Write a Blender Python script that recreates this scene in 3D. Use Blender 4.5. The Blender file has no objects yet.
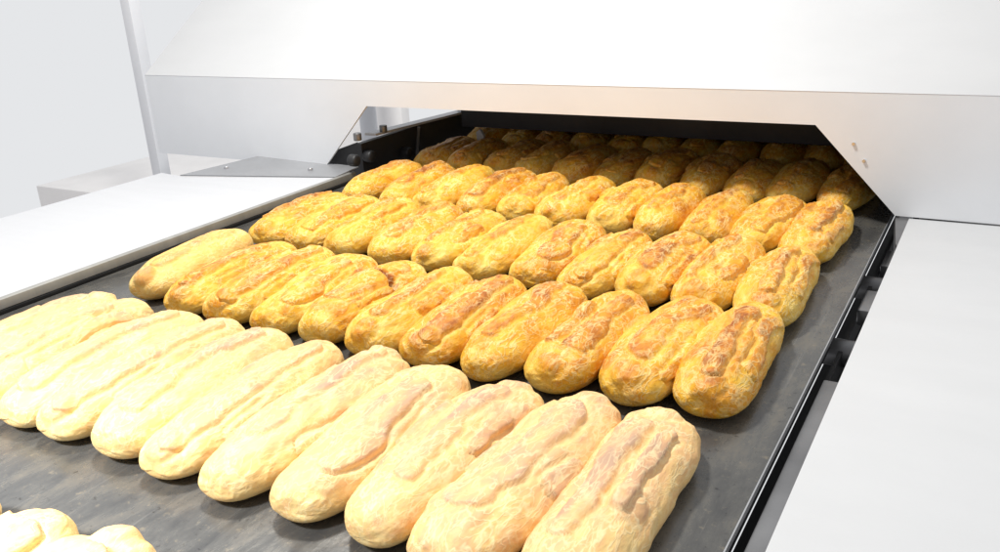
import bpy, bmesh, math, random
import numpy as np
from mathutils import Matrix, Vector
C = bpy.context.scene.collection
sc = bpy.context.scene
K = 0.30                       # metres per layout unit (camera stands one unit above the belt)

# ------------------------------------------------------------------ camera
cam = bpy.data.cameras.new('camera'); co = bpy.data.objects.new('camera', cam); C.objects.link(co)
R = [[0.869162, 0.12548526, -0.47834179], [0.49179795, -0.32081773, 0.8094509], [-0.05188637, -0.93879147, -0.34055597]]
M = Matrix(((R[0][0], -R[0][1], -R[0][2], 0), (R[1][0], -R[1][1], -R[1][2], 0), (R[2][0], -R[2][1], -R[2][2], K), (0, 0, 0, 1)))
co.matrix_world = M
cam.sensor_width = 36; cam.lens = 0.880557 * 36
cam.clip_start = 0.01; cam.clip_end = 100
sc.camera = co

# ------------------------------------------------------------------ light
w = bpy.data.worlds.new('World'); sc.world = w; w.use_nodes = True
# plain pale room ahead; light from behind the camera dimmed to darken the oven
_t = w.node_tree; _tc = _t.nodes.new('ShaderNodeTexCoord'); _sx = _t.nodes.new('ShaderNodeSeparateXYZ'); _rp = _t.nodes.new('ShaderNodeValToRGB')
_t.links.new(_tc.outputs['Generated'], _sx.inputs[0])
_mr = _t.nodes.new('ShaderNodeMapRange'); _mr.inputs['From Min'].default_value = -1; _t.links.new(_sx.outputs['Y'], _mr.inputs['Value'])
_t.links.new(_mr.outputs[0], _rp.inputs[0]); _t.links.new(_rp.outputs[0], _t.nodes['Background'].inputs[0])
_rp.color_ramp.elements[0].position = 0.30; _rp.color_ramp.elements[0].color = (0.50, 0.50, 0.515, 1)
_rp.color_ramp.elements[1].position = 0.62; _rp.color_ramp.elements[1].color = (0.785, 0.797, 0.815, 1)
w.node_tree.nodes['Background'].inputs[1].default_value = 1.0
sc.view_settings.view_transform = 'Standard'; sc.view_settings.look = 'None'
sc.view_settings.exposure = 0; sc.view_settings.gamma = 1

def aim(o, frm, to):
    o.location = Vector(frm) * K
    o.rotation_euler = (Vector(to) - Vector(frm)).to_track_quat('-Z', 'Y').to_euler()

def area(name, frm, to, size, power, color=(1, 1, 1)):
    l = bpy.data.lights.new(name, 'AREA'); l.shape = 'DISK'; l.size = size * K; l.energy = power * K * K; l.color = color
    o = bpy.data.objects.new(name, l); C.objects.link(o); aim(o, frm, to)

def spot(name, frm, to, radius, power, angle, blend, color=(1, 1, 1)):
    l = bpy.data.lights.new(name, 'SPOT'); l.energy = power * K * K; l.color = color
    l.spot_size = math.radians(angle); l.spot_blend = blend; l.shadow_soft_size = radius * K
    o = bpy.data.objects.new(name, l); C.objects.link(o); aim(o, frm, to)

area('key_lamp', (-2.3, 2.28, 4.0), (-1.7, 2.2, 0), 0.5, 230, (1.0, 0.985, 0.94))
spot('front_bleach_spot', (-2.0, -1.2, 3.0), (-2.0, -1.2, 0), 0.30, 3400, 88, 0.7, (0.93, 0.96, 1.0))  # added unseen spot that bleaches the front rows towards white

# ------------------------------------------------------------------ helpers
def link(name, me, mat=None, parent=None, smooth=False):
    o = bpy.data.objects.new(name, me); C.objects.link(o)
    if mat is not None: me.materials.append(mat)
    if parent: o.parent = parent
    if smooth:
        me.polygons.foreach_set('use_smooth', [True] * len(me.polygons))
    return o

def tag(o, label=None, cat=None, group=None, kind=None):
    if label: o['label'] = label
    if cat: o['category'] = cat
    if group: o['group'] = group
    if kind: o['kind'] = kind
    return o

def empty(name, label, cat, loc=(0, 0, 0), group=None):
    o = bpy.data.objects.new(name, None); C.objects.link(o); o.location = Vector(loc) * K
    o.empty_display_size = 0.02
    return tag(o, label, cat, group)

class MB:
    """collects solids (layout units, world position) into one mesh"""
    def __init__(s): s.bm = bmesh.new()
    def box(s, x0, x1, y0, y1, z0, z1, bevel=0.0):
        b = bmesh.new()
        bmesh.ops.create_cube(b, size=1)
        for v in b.verts:
            v.co = Vector(((x0 + x1) / 2 + v.co.x * (x1 - x0), (y0 + y1) / 2 + v.co.y * (y1 - y0), (z0 + z1) / 2 + v.co.z * (z1 - z0))) * K
        if bevel: bmesh.ops.bevel(b, geom=b.edges[:], offset=bevel * K, segments=2, affect='EDGES', profile=0.6)
        s.merge(b); return s
    def prism(s, pts, d, bevel=0.0):
        """closed polygon pts (3D) extruded by vector d"""
        b = bmesh.new()
        vs = [b.verts.new(Vector(p) * K) for p in pts]
        f = b.faces.new(vs)
        r = bmesh.ops.extrude_face_region(b, geom=[f])
        bmesh.ops.translate(b, verts=[v for v in r['geom'] if isinstance(v, bmesh.types.BMVert)], vec=Vector(d) * K)
        bmesh.ops.recalc_face_normals(b, faces=b.faces[:])
        if bevel: bmesh.ops.bevel(b, geom=b.edges[:], offset=bevel * K, segments=2, affect='EDGES', profile=0.6)
        s.merge(b); return s
    def cyl(s, a, c, r, seg=28, r2=None, bevel=0.0):
        b = bmesh.new(); a = Vector(a) * K; c = Vector(c) * K
        d = c - a
        bmesh.ops.create_cone(b, cap_ends=True, segments=seg, radius1=r * K, radius2=(r if r2 is None else r2) * K, depth=d.length)
        if bevel:
            es = [e for e in b.edges if abs((e.verts[0].co - e.verts[1].co).z) < 1e-7]
            bmesh.ops.bevel(b, geom=es, offset=bevel * K, segments=3, affect='EDGES', profile=0.5)
        q = d.to_track_quat('Z', 'Y').to_matrix().to_4x4()
        bmesh.ops.transform(b, matrix=Matrix.Translation((a + c) / 2) @ q, verts=b.verts)
        s.merge(b); return s
    def merge(s, b):
        me = bpy.data.meshes.new('t'); b.to_mesh(me); b.free(); s.bm.from_mesh(me); bpy.data.meshes.remove(me)
    def build(s, name, mat, parent=None):
        me = bpy.data.meshes.new(name); s.bm.to_mesh(me); s.bm.free()
        o = link(name, me, mat, parent)
        if parent:
            o.matrix_parent_inverse = Matrix.Translation(-Vector(parent.location))
        for p in me.polygons: p.use_smooth = True
        me.set_sharp_from_angle(angle=math.radians(32))
        return o

# ------------------------------------------------------------------ materials
class NT:
    def __init__(s, name):
        s.m = bpy.data.materials.new(name); s.m.use_nodes = True
        s.t = s.m.node_tree; s.b = s.t.nodes['Principled BSDF']
    def n(s, typ, **kw):
        nd = s.t.nodes.new(typ)
        for k, v in kw.items():
            if k in nd.bl_rna.properties and k not in ('inputs',): setattr(nd, k, v)
            else: nd.inputs[k.replace('_', ' ')].default_value = v
        return nd
    def l(s, a, b): s.t.links.new(a, b)
    def math(s, op, a, b=None, clamp=False):
        nd = s.t.nodes.new('ShaderNodeMath'); nd.operation = op; nd.use_clamp = clamp
        for i, v in enumerate((a, b)):
            if v is None: continue
            if isinstance(v, (int, float)): nd.inputs[i].default_value = v
            else: s.l(v, nd.inputs[i])
        return nd.outputs[0]
    def ramp(s, f, stops):
        nd = s.t.nodes.new('ShaderNodeValToRGB'); s.l(f, nd.inputs[0]); cr = nd.color_ramp
        while len(cr.elements) < len(stops): cr.elements.new(0.5)
        for e, (p, c) in zip(cr.elements, stops):
            e.position = p; e.color = (*c, 1) if len(c) == 3 else c
        return nd.outputs[0]
    def mix(s, f, a, b, mode='MIX'):
        nd = s.t.nodes.new('ShaderNodeMix'); nd.data_type = 'RGBA'; nd.blend_type = mode
        for i, v in ((0, f), (6, a), (7, b)):
            if isinstance(v, (int, float)): nd.inputs[i].default_value = v
            elif isinstance(v, tuple): nd.inputs[i].default_value = (*v, 1)
            else: s.l(v, nd.inputs[i])
        return nd.outputs[2]
    def noise(s, vec, scale, detail=4, rough=0.55, dist=0.0):
        nd = s.t.nodes.new('ShaderNodeTexNoise'); nd.inputs['Scale'].default_value = scale
        nd.inputs['Detail'].default_value = detail; nd.inputs['Roughness'].default_value = rough
        nd.inputs['Distortion'].default_value = dist; s.l(vec, nd.inputs['Vector']); return nd.outputs[0]
    def coord(s, scale=(1, 1, 1)):
        tc = s.t.nodes.new('ShaderNodeTexCoord'); mp = s.t.nodes.new('ShaderNodeMapping')
        mp.inputs['Scale'].default_value = scale; s.l(tc.outputs['Object'], mp.inputs[0]); return mp.outputs[0]
    def bump(s, h, strength, dist):
        nd = s.t.nodes.new('ShaderNodeBump'); nd.inputs['Strength'].default_value = strength
        nd.inputs['Distance'].default_value = dist; s.l(h, nd.inputs['Height']); s.l(nd.outputs[0], s.b.inputs['Normal'])

def metal(name, base, rough, metallic=0.0, var=0.08, brushed=(1, 1, 1), spec=0.5, bump=0.15):
    m = NT(name); v = m.coord(brushed)
    n1 = m.noise(v, 9, 5); n2 = m.noise(m.coord(), 60, 3)
    lo = tuple(c * (1 - var) for c in base); hi = tuple(min(1, c * (1 + var)) for c in base)
    m.l(m.ramp(n1, [(0.3, lo), (0.7, hi)]), m.b.inputs['Base Color'])
    m.l(m.math('ADD', m.math('MULTIPLY', n2, 0.16), rough - 0.08), m.b.inputs['Roughness'])
    m.b.inputs['Metallic'].default_value = metallic
    m.b.inputs['Specular IOR Level'].default_value = spec
    m.bump(m.noise(v, 240, 2), bump, 0.0004)
    return m.m

white_steel = metal('white_painted_steel', (0.53, 0.535, 0.545), 0.42, 0, 0.018, (1, 3, 1))
lip_steel = metal('satin_steel_lip', (0.78, 0.80, 0.83), 0.45, 0.0, 0.03)
table_steel = metal('pale_satin_steel', (0.55, 0.555, 0.575), 0.38, 0.0, 0.02, (1, 6, 1))
edge_steel = metal('rolled_steel_edge', (0.42, 0.41, 0.38), 0.4, 0.6, 0.1, (1, 8, 1))
flange_steel = metal('grey_flange_steel', (0.38, 0.385, 0.40), 0.4, 0.5, 0.12)
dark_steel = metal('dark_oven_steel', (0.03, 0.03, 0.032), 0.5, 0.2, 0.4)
black_gap = metal('black_gap_steel', (0.012, 0.012, 0.013), 0.45, 0.0, 0.4)  # even near-black colour for the parts around the gap
grey_steel = metal('worn_grey_steel', (0.20, 0.20, 0.205), 0.35, 0.6, 0.3)
bright_steel = metal('bright_bolt_steel', (0.6, 0.6, 0.62), 0.25, 0.8, 0.05)
post_paint = metal('blue_grey_paint', (0.72, 0.73, 0.76), 0.5, 0, 0.03)
beige_paint = metal('pale_beige_panel', (0.93, 0.91, 0.90), 0.7, 0, 0.05)

def belt_material():
    m = NT('dark_belt_steel'); v = m.coord()
    n1 = m.noise(m.coord((1, .4, 1)), 48, 8, 0.72, 0.25); n2 = m.noise(v, 130, 4, 0.7); n3 = m.noise(m.coord((1, .02, 1)), 260, 3, 0.6)
    a = m.ramp(n1, [(0.28, (0.065, 0.065, 0.066)), (0.52, (0.11, 0.107, 0.100)), (0.76, (0.18, 0.16, 0.13))])
    spots = m.ramp(n2, [(0.60, (0, 0, 0)), (0.70, (1, 1, 1))])
    c = m.mix(m.math('MULTIPLY', spots, 0.55), a, (0.26, 0.22, 0.16))
    dk = m.ramp(n2, [(0.30, (1, 1, 1)), (0.38, (0, 0, 0))])
    c = m.mix(m.math('MULTIPLY', dk, 0.7), c, (0.015, 0.013, 0.012))
    sc_ = m.ramp(n3, [(0.64, (0, 0, 0)), (0.70, (1, 1, 1))])
    c = m.mix(m.math('MULTIPLY', sc_, 0.30), c, (0.24, 0.23, 0.21))
    m.l(c, m.b.inputs['Base Color']); m.b.inputs['Metallic'].default_value = 0.35
    m.l(m.ramp(n1, [(0.3, (0.16,) * 3), (0.7, (0.36,) * 3)]), m.b.inputs['Roughness'])
    m.b.inputs['Specular IOR Level'].default_value = 0.6
    m.bump(m.math('ADD', n2, m.math('MULTIPLY', n3, 0.5)), 0.25, 0.0006)
    return m.m
belt_mat = belt_material()

def choux_material(name, pale=0.0, fade_mix=0.0):
    m = NT(name)
    oi = m.t.nodes.new('ShaderNodeObjectInfo'); tc = m.t.nodes.new('ShaderNodeTexCoord')
    off = m.t.nodes.new('ShaderNodeVectorMath'); off.operation = 'ADD'
    sca = m.t.nodes.new('ShaderNodeVectorMath'); sca.operation = 'SCALE'; sca.inputs[0].default_value = (3.1, 5.7, 1.9)
    m.l(oi.outputs['Random'], sca.inputs['Scale']); m.l(tc.outputs['Object'], off.inputs[0]); m.l(sca.outputs[0], off.inputs[1])
    mp = m.t.nodes.new('ShaderNodeMapping'); mp.inputs['Scale'].default_value = (1, 0.45, 1); m.l(off.outputs[0], mp.inputs[0]); v = mp.outputs[0]
    at = m.t.nodes.new('ShaderNodeAttribute'); at.attribute_name = 'crust'
    gr = m.t.nodes.new('ShaderNodeAttribute'); gr.attribute_name = 'groove'
    hi = m.t.nodes.new('ShaderNodeAttribute'); hi.attribute_name = 'height'
    # warp
    wn = m.t.nodes.new('ShaderNodeTexNoise'); wn.inputs['Scale'].default_value = 60; wn.inputs['Detail'].default_value = 3; m.l(v, wn.inputs['Vector'])
    wv = m.t.nodes.new('ShaderNodeVectorMath'); wv.operation = 'MULTIPLY_ADD'; m.l(wn.outputs['Color'], wv.inputs[0])
    wv.inputs[1].default_value = (0.018, 0.018, 0.018); m.l(v, wv.inputs[2]); wvec = wv.outputs[0]
    big = m.noise(v, 34, 3, 0.55); mid = m.noise(v, 115, 5, 0.62); fine = m.noise(v, 420, 4, 0.65)
    def ridge(scale, wdt, vec=wvec):
        nz = m.noise(vec, scale, 2.5, 0.55)
        d = m.math('ABSOLUTE', m.math('SUBTRACT', nz, 0.5))
        return m.math('SUBTRACT', 1.0, m.math('DIVIDE', d, wdt, True), True)
    r1 = ridge(80, 0.030); r2 = ridge(165, 0.045); r3 = ridge(48, 0.014)
    lines = m.math('MAXIMUM', m.math('MAXIMUM', r1, m.math('MULTIPLY', r2, 0.7)), r3)
    gate = m.ramp(m.noise(v, 42, 2), [(0.34, (0.30,) * 3), (0.56, (1, 1, 1))])
    lines = m.math('MULTIPLY', lines, gate)
    # browning: top of crust plates, patches
    br = m.math('ADD', m.math('MULTIPLY', at.outputs['Fac'], 0.26), m.math('MULTIPLY', m.math('SUBTRACT', big, 0.5), 1.0))
    br = m.math('ADD', br, m.math('MULTIPLY', m.math('SUBTRACT', mid, 0.5), 1.25))
    br = m.math('ADD', br, m.math('MULTIPLY', m.math('SUBTRACT', hi.outputs['Fac'], 0.55), 0.42))
    br = m.math('ADD', br, m.math('MULTIPLY', m.math('SUBTRACT', oi.outputs['Random'], 0.5), 0.18))
    br = m.math('ADD', br, 0.305 - pale)
    col = m.ramp(br, [(0.0, (0.86, 0.58, 0.12)), (0.28, (0.82, 0.45, 0.036)), (0.52, (0.75, 0.325, 0.018)), (0.78, (0.56, 0.195, 0.017)), (1.0, (0.32, 0.09, 0.012))])
    col = m.mix(m.math('MULTIPLY', lines, 0.64), col, (0.96, 0.79, 0.38))
    col = m.mix(m.math('MULTIPLY', gr.outputs['Fac'], 0.45), col, (0.84, 0.50, 0.10))
    sp = m.ramp(fine, [(0.30, (1, 1, 1)), (0.40, (0, 0, 0))])
    col = m.mix(m.math('MULTIPLY', sp, 0.35), col, (0.42, 0.16, 0.025))
    if fade_mix: col = m.mix(fade_mix, col, (0.88, 0.78, 0.60))  # white fade of the front eclairs painted into the crust colour
    m.l(col, m.b.inputs['Base Color'])
    m.l(m.ramp(mid, [(0.3, (0.42,) * 3), (0.7, (0.62,) * 3)]), m.b.inputs['Roughness'])
    m.b.inputs['Specular IOR Level'].default_value = 0.35
    h = m.math('ADD', m.math('MULTIPLY', lines, 0.35), m.math('MULTIPLY', mid, 1.0))
    h = m.math('ADD', h, m.math('MULTIPLY', fine, 0.8))
    m.bump(h, 0.75 if fade_mix < .3 else 0.4, 0.0012)
    return m.m
choux = choux_material('baked_choux')
choux_faded = choux_material('white_faded_choux', 0.0, 0.32)  # front rows: overexposed fade to white is put into this colour
choux_part_faded = choux_material('part_faded_choux', 0.20, 0.16)  # leftmost eclair: paler crust with a little of the painted white fade

# ------------------------------------------------------------------ eclair geometry
def vnoise(P, seed):
    P = P + np.array([seed * 17.13, seed * 5.71, seed * 9.37]) + 300.0
    I = np.floor(P).astype(np.int64); F = P - I; F = F * F * F * (F * (F * 6 - 15) + 10)
    def h(ix, iy, iz):
        n = (ix * 374761393 + iy * 668265263 + iz * 2147483647 + 144665) & 0xffffffff
        n = ((n ^ (n >> 13)) * 1274126177) & 0xffffffff
        n = ((n ^ (n >> 16)) * 2246822519) & 0xffffffff
        return ((n ^ (n >> 15)) & 0xffff) / 32767.5 - 1
    out = 0
    for a in (0, 1):
        wx = F[..., 0] if a else 1 - F[..., 0]
        for b in (0, 1):
            wy = F[..., 1] if b else 1 - F[..., 1]
            for c in (0, 1):
                wz = F[..., 2] if c else 1 - F[..., 2]
                out = out + wx * wy * wz * h(I[..., 0] + a, I[..., 1] + b, I[..., 2] + c)
    return out
def fbm(P, f, seed, o=3):
    s = 0; a = 1
    for k in range(o): s = s + a * vnoise(P * f * 2 ** k, seed + k * 3.3); a *= .5
    return s
def sstep(x): x = np.clip(x, 0, 1); return x * x * (3 - 2 * x)

def eclair_mesh(seed, L=0.545, W=0.203, H=0.122, style='normal', nu=170, nv=128):
    rng = np.random.RandomState(seed)
    th = np.linspace(0.0, math.pi, nu + 1); ph = np.linspace(0, 2 * math.pi, nv, endpoint=False)
    T, PH = np.meshgrid(th, ph, indexing='ij')
    ct, st = np.cos(T), np.sin(T)
    t = -np.sign(ct) * np.abs(ct) ** 0.84
    rho = np.clip(st, 0, 1) ** 0.56
    wv = 1 + 0.07 * vnoise(np.stack([t * 1.6, 0 * t, 0 * t], -1), seed) + rng.uniform(-.09, .09) * t
    bend = rng.uniform(-.016, .016)
    x = rho * W / 2 * wv * np.cos(PH)
    y = t * L / 2
    zc = np.sin(PH)
    hv = 1 + 0.09 * vnoise(np.stack([t * 1.9, 0 * t + 7, 0 * t], -1), seed)
    z = rho * np.where(zc > 0, zc * H * 0.60 * hv, zc * H * 0.46)
    x = x + 0.010 * vnoise(np.stack([t * 1.1, 0 * t + 3, 0 * t], -1), seed + 1)
    x = x + bend * (t * t - .4)
    P = np.stack([x, y, z], -1)
    def normals(P):
        du = np.gradient(P, axis=0); dv = np.roll(P, -1, 1) - np.roll(P, 1, 1)
        n = np.cross(dv, du); n /= np.linalg.norm(n, axis=-1, keepdims=True) + 1e-12
        return n
    N = normals(P); N[0] = (0, -1, 0); N[-1] = (0, 1, 0)
    if (N[nu // 2, nv // 4, 2]) < 0: N = -N; N[0] = (0, -1, 0); N[-1] = (0, 1, 0)
    ang = PH  # pi/2 is the top
    crust = np.zeros_like(t); groove = np.zeros_like(t); d = np.zeros_like(t)
    jag = 0.075 * fbm(P, 26, seed + 5, 3)
    def n1(k, f, s): return k * vnoise(np.stack([t * f, 0 * t + s, 0 * t], -1), seed + s)
    if style == 'smooth': plates = [(1.45, 0.42, 0.85, 0.0)]
    else:
        m_ = rng.randint(3)
        base = rng.uniform(1.2, 1.95)
        plates = [(base, rng.uniform(.26, .48), rng.uniform(.72, .98), rng.uniform(-.12, .12))]
        if m_ >= 1: plates.append((base + rng.choice([-1, 1]) * rng.uniform(.75, 1.0), rng.uniform(.18, .34), rng.uniform(.35, .8), rng.uniform(-.4, .4)))
        if m_ == 2: plates.append((base + rng.choice([-1, 1]) * rng.uniform(.9, 1.2), rng.uniform(.2, .3), rng.uniform(.3, .5), rng.uniform(-.5, .5)))
    for k, (a0, wd, tl, tc) in enumerate(plates):
        ctr = a0 + n1(.22, 2.0, 11 + k)
        env = sstep((tl - np.abs(t - tc)) / 0.16)
        ww = wd * (0.75 + n1(.4, 2.6, 21 + k)) * (0.25 + 0.75 * env) + jag
        sd = ww - np.abs(ang - ctr) - (1 - env) * 1.2       # >0 inside the plate
        pl = sstep(sd / 0.085 + 0.5)
        crust = np.maximum(crust, pl * (0.45 + 0.55 * np.exp(-((sd - .07) / .13) ** 2)) * (1.0 if k == 0 else .8))
        d += pl * (rng.uniform(.004, .009) if style != 'smooth' else 0.003)
        g = np.exp(-((sd + 0.08) / 0.065) ** 2) * sstep((rho - .35) / .3)
        asym = np.where(ang > ctr, 1.0, 0.45) if rng.rand() > .5 else np.where(ang < ctr, 1.0, 0.45)
        d -= g * asym * 0.0065; groove = np.maximum(groove, g * asym)
    # swollen blisters
    for k in range(rng.randint(2, 5)):
        bt = rng.uniform(-.9, .9); ba = rng.uniform(.5, 2.7); rr = rng.uniform(.028, .055)
        ce = P[int((np.arccos(np.clip(-bt, -1, 1))) / math.pi * nu), int(ba / (2 * math.pi) * nv)]
        q = np.linalg.norm((P - ce) * np.array([1, .75, 1]), axis=-1)
        b = sstep((rr + 0.012 * fbm(P, 22, seed + 40 + k, 2) - q) / (rr * .6))
        d += b * rng.uniform(.002, .006); crust = np.maximum(crust, b * rng.uniform(.1, .6))
    # the button where the piping stopped
    if rng.rand() > .25:
        ce = P[int(nu * .17), nv // 4]
        q = np.linalg.norm(P - ce, axis=-1)
        b = sstep((.042 + .010 * fbm(P, 20, seed + 60, 2) - q) / .022)
        e = np.exp(-((q - .046) / .009) ** 2)
        d += b * .006 - e * .003; crust = np.maximum(crust, b * .75); groove = np.maximum(groove, e * .5)
    sm = 0.45 if style == 'smooth' else 1.0
    d += 0.0058 * fbm(P, 8, seed + 70, 2)
    d += sm * 0.0019 * fbm(P * np.array([1, .6, 1]), 24, seed + 71, 3)
    Pw = P + 0.010 * np.stack([vnoise(P * 40, seed + 81), vnoise(P * 40, seed + 82), vnoise(P * 40, seed + 83)], -1)
    rid = 1 - np.abs(fbm(Pw * np.array([1, .6, 1]), 38, seed + 72, 2))
    d += sm * 0.0020 * (rid - .7)
    rid2 = 1 - np.abs(vnoise(Pw * np.array([1, .7, 1]) * 85, seed + 73))
    d += sm * 0.0008 * (rid2 - .6)
    if style == 'torn':      # a strip torn across the top
        q = (y - 0.07 + 0.45 * x + 0.012 * fbm(P, 18, seed + 90, 2))
        tr = np.exp(-(q / .011) ** 2) * sstep((z - .025) / .03)
        d -= tr * .026; crust = np.maximum(crust, tr * 7); groove *= (1 - tr)
    # underside stays calmer
    under = sstep((-zc - .2) / .5); d *= 1 - .8 * under
    P = P + N * d[..., None]
    # flat base
    zf = -H * 0.36
    P[..., 2] = np.where(P[..., 2] < zf + .012, zf + .012 - .012 * np.tanh((zf + .012 - P[..., 2]) / .012), P[..., 2])
    P[..., 2] -= P[..., 2].min()
    hgt = np.clip(P[..., 2] / H, 0, 1)
    # poles as single rings averaged
    P[0] = P[0].mean(0); P[-1] = P[-1].mean(0)
    P = P * K
    verts = [P[0, 0]] + list(P[1:-1].reshape(-1, 3)) + [P[-1, 0]]
    def att(A): return np.concatenate([[A[0].mean()], A[1:-1].ravel(), [A[-1].mean()]])
    n = nu - 1; ii = np.arange(n - 1)[:, None]; jj = np.arange(nv)[None, :]; j2 = (jj + 1) % nv
    q = np.stack([1 + ii * nv + jj, 1 + ii * nv + j2, 1 + (ii + 1) * nv + j2, 1 + (ii + 1) * nv + jj], -1).reshape(-1, 4)
    last = len(verts) - 1
    faces = [tuple(r) for r in q.tolist()]
    faces += [(0, 1 + (j + 1) % nv, 1 + j) for j in range(nv)]
    faces += [(last, 1 + (n - 1) * nv + j, 1 + (n - 1) * nv + (j + 1) % nv) for j in range(nv)]
    me = bpy.data.meshes.new('eclair'); me.from_pydata([tuple(v) for v in verts], [], faces)
    for nm, A in (('crust', crust), ('groove', groove), ('height', hgt)):
        a = me.attributes.new(nm, 'FLOAT', 'POINT'); a.data.foreach_set('value', att(A).astype(np.float32))
    me.update()
    bm = bmesh.new(); bm.from_mesh(me); bmesh.ops.recalc_face_normals(bm, faces=bm.faces[:]); bm.to_mesh(me); bm.free()
    me.polygons.foreach_set('use_smooth', [True] * len(me.polygons))
    me.materials.append(choux)
    return me

# ------------------------------------------------------------------ large structure: oven, hood, conveyor, tables
YP = 3.35                      # plane of the hood's front plate
ZB, ZT, ZF = 0.046, 0.362, 0.483
XL0, XL1, XR1, XR0 = -2.97, -2.668, -0.607, -0.309
hood = empty('oven_hood', 'big white steel hood with a wide slant cornered opening above the eclairs', 'hood', (-1.6, YP, ZB))
mb = MB()
mb.prism([(-4.2, YP, ZB), (XL0, YP, ZB), (XL1, YP, ZT), (XR1, YP, ZT), (XR0, YP, ZB), (2.2, YP, ZB), (2.2, YP, ZF), (-4.2, YP, ZF)], (0, 0.012, 0))
mb.build('front_plate', lip_steel, hood)
MB().prism([(-4.2, YP - .001, ZF + .0008), (2.2, YP - .001, ZF + .0008), (2.2, YP + .75, ZF + .55), (-4.2, YP + .75, ZF + .55)], (0, .010, -.013)).build('top_panel', white_steel, hood)
# the turned-in edge along the opening
mb = MB()
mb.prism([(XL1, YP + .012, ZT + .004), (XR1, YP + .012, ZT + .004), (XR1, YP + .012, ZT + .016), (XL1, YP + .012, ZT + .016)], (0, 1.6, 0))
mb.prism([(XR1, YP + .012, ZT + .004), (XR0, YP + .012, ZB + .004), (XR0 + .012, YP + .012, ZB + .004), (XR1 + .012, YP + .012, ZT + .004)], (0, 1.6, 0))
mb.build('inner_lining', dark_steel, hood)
mb = MB()
for x, z in ((-.47, .30), (-.43, .24)): mb.cyl((x, YP + .001, z), (x, YP - .006, z), .006, 14)
mb.build('rivet', bright_steel, hood)

oven = empty('tunnel_oven', 'dark tunnel oven mouth the eclairs come out of', 'oven', (-1.6, 5.0, -0.3))
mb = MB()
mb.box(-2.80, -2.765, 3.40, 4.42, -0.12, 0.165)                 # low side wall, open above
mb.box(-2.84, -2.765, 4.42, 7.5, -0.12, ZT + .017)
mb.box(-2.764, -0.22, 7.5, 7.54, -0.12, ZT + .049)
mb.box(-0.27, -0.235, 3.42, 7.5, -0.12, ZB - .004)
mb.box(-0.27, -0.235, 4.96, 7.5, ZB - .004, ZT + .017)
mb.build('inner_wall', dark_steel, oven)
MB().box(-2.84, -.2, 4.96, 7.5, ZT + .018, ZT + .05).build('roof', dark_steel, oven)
MB().prism([(-2.815, 3.50, .186), (-2.745, 3.50, .186), (-2.745, 4.42, .152), (-2.815, 4.42, .152)], (0, 0, .012)).build('side_wall_cap', table_steel, oven)
for y in (3.36, 3.57):
    MB().cyl((-2.75, y, .19), (-2.75, y, .228), .020, 20, bevel=.004).build('bolt', grey_steel, oven)
MB().cyl((-2.765, 3.86, .0), (-2.735, 3.86, .165), .008, 12).build('guide_rod', grey_steel, oven)
for y, z in ((3.30, .105), (3.42, .10), (3.74, .05)):
    MB().cyl((-2.764, y, z), (-2.715, y, z), .030, 24, bevel=.010).build('knob', dark_steel, oven)
MB().prism([(-2.47, 4.02, .04), (-2.44, 4.02, .04), (-2.43, 4.02, .10), (-2.452, 4.02, .135), (-2.475, 4.02, .12)], (0, .02, 0)).build('guide_plate', table_steel, oven)

MB().box(-2.62, -0.24, 4.11, 4.125, 0.128, ZT + .003).build('shade_sheet', dark_steel, oven)  # added dark sheet that hides and darkens the far oven rows
MB().prism([(-3.01, 3.40, -.1), (-2.80, 3.40, -.1), (-2.80, 3.40, .168), (-3.01, 3.40, .098)], (0, .02, 0)).build('end_bracket', dark_steel, oven)
conv = empty('conveyor', 'dark flat steel conveyor belt carrying rows of eclairs', 'conveyor', (-1.5, 1.5, -0.3))
XBL, XBR = -2.735, -0.338
MB().box(XBL, XBR, -0.5, 7.4, -0.014, 0.0, .002).build('belt', belt_mat, conv)
MB().box(XBL + .02, XBR - .02, -0.5, 7.4, -0.10, -0.03).build('belt_bed', black_gap, conv)
MB().box(-2.762, -2.741, -0.5, 3.36, -0.12, 0.010).build('side_guard', black_gap, conv)
MB().box(-0.42, 0.4, -0.5, 7.4, -0.32, -0.30).build('gap_floor', black_gap, conv)  # near-black plate added to keep the gap below the belt dark
MB().box(-0.3375, -0.3345, -0.5, 7.4, -0.014, 0.0015).build('belt_edge', flange_steel, conv)
MB().box(-0.334, -0.322, -0.5, 7.4, -0.16, -0.10).build('chain_guide', black_gap, conv)
for y0, y1, z in ((3.12, 3.30, -.07), (2.62, 2.80, -.045), (1.0, 2.10, -.035)):
    MB().box(-0.318, -0.268, y0, y1, z - .05, z, .006).build('bracket', grey_steel, conv)
for y in (3.02, 2.46):
    MB().cyl((-.41, y, -.12), (-.262, y, -.12), .04, 28, bevel=.006).build('roller', grey_steel, conv)

rt = empty('side_worktop', 'white steel side panel right of the conveyor', 'panel', (0.6, 1.5, 0.03))
MB().box(-0.262, 2.2, -0.6, YP - .004, 0.028, 0.042, .003).build('top', white_steel, rt)
MB().box(-0.262, -0.256, -0.6, YP - .03, -0.10, 0.027).build('skirt', flange_steel, rt)
MB().prism([(-.31, YP + .02, .04), (-.25, YP + .02, .04), (-.262, 3.05, .02), (-.275, 3.10, .02)], (0, 0, -.06)).build('gusset', grey_steel, rt)

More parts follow.
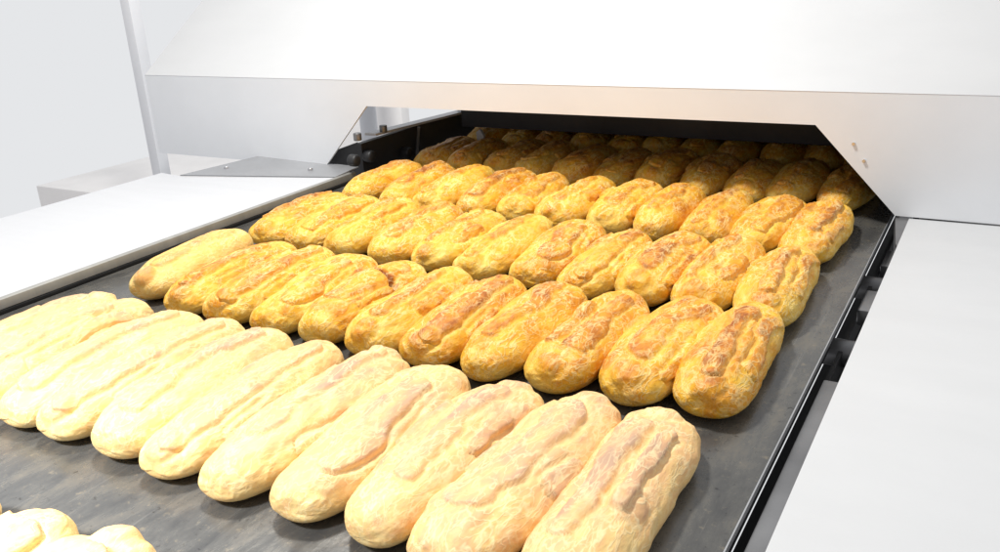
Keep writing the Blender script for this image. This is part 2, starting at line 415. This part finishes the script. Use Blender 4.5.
lt = empty('side_table', 'pale steel table with a rolled edge left of the conveyor', 'table', (-3.3, 2.0, 0.03))
MB().prism([(-3.74, 0.2, .045), (-2.770, 0.2, .045), (-2.770, 3.18, .045), (-3.54, 2.95, .045), (-3.75, 2.985, .045)], (0, 0, -.012)).build('top', table_steel, lt)
MB().prism([(-2.7695, .2, .047), (-2.752, .2, .043), (-2.748, .2, .012), (-2.7695, .2, .010)], (0, 3.12, 0), .0015).build('rolled_edge', edge_steel, lt)
MB().prism([(-3.60, 2.972, .042), (-2.772, 3.188, .042), (-2.772, 3.37, .052), (-3.42, 3.37, .070)], (0, 0, .005)).build('rear_flange', flange_steel, lt)
for x, y in ((-3.44, 3.135), (-2.975, 3.245)):
    MB().cyl((x, y, .050), (x, y, .066), .013, 18, bevel=.004).build('screw', bright_steel, lt)

tag(MB().box(-4.69, -4.61, 3.66, 3.74, -1.2, 1.6, .008).build('post', post_paint), 'slim blue grey post left of the hood, fading into white', 'post', 'upright posts behind the side table')
tag(MB().cyl((-3.66, 4.6, -.9), (-3.66, 4.6, 1.2), .058, 24).build('post', post_paint), 'blue grey round post seen through the gap under the hood', 'post', 'upright posts behind the side table')
tag(MB().box(-7.0, -5.6, 4.3, 7.4, -1.6, -.60, .01).build('low_partition', beige_paint), 'pale pinkish beige low partition in the background at left', 'partition')
tag(MB().box(-4.6, -3.9, 5.3, 5.4, -.8, .25, .01).build('beige_panel', beige_paint), 'pale beige panel glimpsed beside the round post', 'panel')

# ------------------------------------------------------------------ eclairs
meshes = [eclair_mesh(101 + 7 * i) for i in range(13)]
smooth_mesh = eclair_mesh(301, L=.57, W=.19, style='smooth')
torn_mesh = eclair_mesh(407, style='torn')
faded_meshes = []
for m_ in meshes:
    c_ = m_.copy(); c_.materials[0] = choux_faded; faded_meshes.append(c_)
smooth_mesh.materials[0] = choux_part_faded

rnd = random.Random(5)
ORD = ['first', 'second', 'third', 'fourth', 'fifth', 'sixth', 'seventh', 'eighth', 'ninth', 'tenth', 'eleventh', 'twelfth']
rows = [
    # key, centre y per eclair, xs, row text, shade word
    ('Z', [0.50, 0.50, 0.50], [-1.62, -1.43, -1.24], 'corner row at the bottom left edge', 'faded'),
    ('A', [1.295] * 11, [-2.335, -2.16, -1.975, -1.795, -1.625, -1.45, -1.265, -1.085, -.905, -.72, -.54], 'nearest full row', 'pale'),
    ('B', [1.98, 1.94, 1.925, 1.92, 1.92, 1.915, 1.925, 1.93, 1.925, 1.955, 1.975], [-2.40, -2.165, -1.965, -1.79, -1.612, -1.42, -1.24, -1.06, -.87, -.685, -.512], 'second full row from the front', 'golden'),
    ('C', [2.57, 2.56, 2.555, 2.555, 2.55, 2.53, 2.53, 2.50, 2.51, 2.51, 2.49], [-2.43, -2.245, -2.055, -1.85, -1.665, -1.455, -1.255, -1.06, -.882, -.706, -.518], 'third full row from the front', 'golden'),
    ('D', [3.18, 3.16, 3.15, 3.15, 3.15, 3.14, 3.13, 3.12, 3.10, 3.08, 3.05], [-2.47, -2.26, -2.05, -1.85, -1.67, -1.465, -1.26, -1.07, -.875, -.69, -.515], 'row just under the lip of the hood', 'bright'),
    ('E', [3.79, 3.78, 3.77, 3.76, 3.75, 3.74, 3.73, 3.72, 3.71, 3.70, 3.67], [-2.50, -2.30, -2.10, -1.90, -1.70, -1.50, -1.30, -1.10, -.90, -.71, -.52], 'first shadowed row inside the hood', 'dim'),
    ('F', [4.33] * 11, [-2.52, -2.32, -2.11, -1.91, -1.70, -1.50, -1.30, -1.10, -.90, -.71, -.52], 'farthest shadowed row inside the oven', 'dark'),
]
special = {
    ('B', 0): (smooth_mesh, 'smooth pale eclair, leftmost of the second full row from the front'),
    ('B', 4): (torn_mesh, 'eclair with a dark torn split across its back, second full row'),
    ('B', 10): (None, 'plump golden eclair at the right end of the second full row'),
    ('C', 0): (None, 'golden eclair against the left table edge, start of the third row'),
    ('C', 10): (None, 'golden eclair at the right end of the third row from the front'),
    ('D', 10): (None, 'bright golden eclair nearest the right corner of the hood'),
}
last = -1
for key, ys, xs, rowtext, shade in rows:
    n = len(xs)
    for i, (x, y) in enumerate(zip(xs, ys)):
        k = rnd.randrange(len(meshes))
        while k == last: k = rnd.randrange(len(meshes))
        last = k
        me = meshes[k]
        side = 'left' if i < (n + 1) // 2 else 'right'
        q = ORD[i] if side == 'left' else ORD[n - 1 - i]
        label = '%s eclair, %s from the %s in the %s' % (shade, q, side, rowtext)
        if key in 'ZA': me = faded_meshes[k]
        if (key, i) in special:
            mm, label = special[(key, i)]
            if mm: me = mm
        o = bpy.data.objects.new('eclair', me); C.objects.link(o)
        u = (x + 2.55) / 2.0
        jit = 0 if key in 'ABCD' else 1
        o.location = ((x + rnd.uniform(-.012, .012) * jit) * K, (y + rnd.uniform(-.03, .03) * jit) * K, 0.0003)
        rz = math.radians(7 - 9 * u + rnd.uniform(-2.5, 2.5))
        if key not in 'B' and rnd.random() < .35 : rz += math.pi
        o.rotation_euler = (0, 0, rz)
        s = rnd.uniform(.96, 1.05)
        o.scale = (rnd.uniform(.97, 1.06), s * (1.0 if key != 'A' else 1.10), rnd.uniform(.94, 1.08))
        tag(o, label, 'eclair', 'eclairs in rows on the conveyor belt')
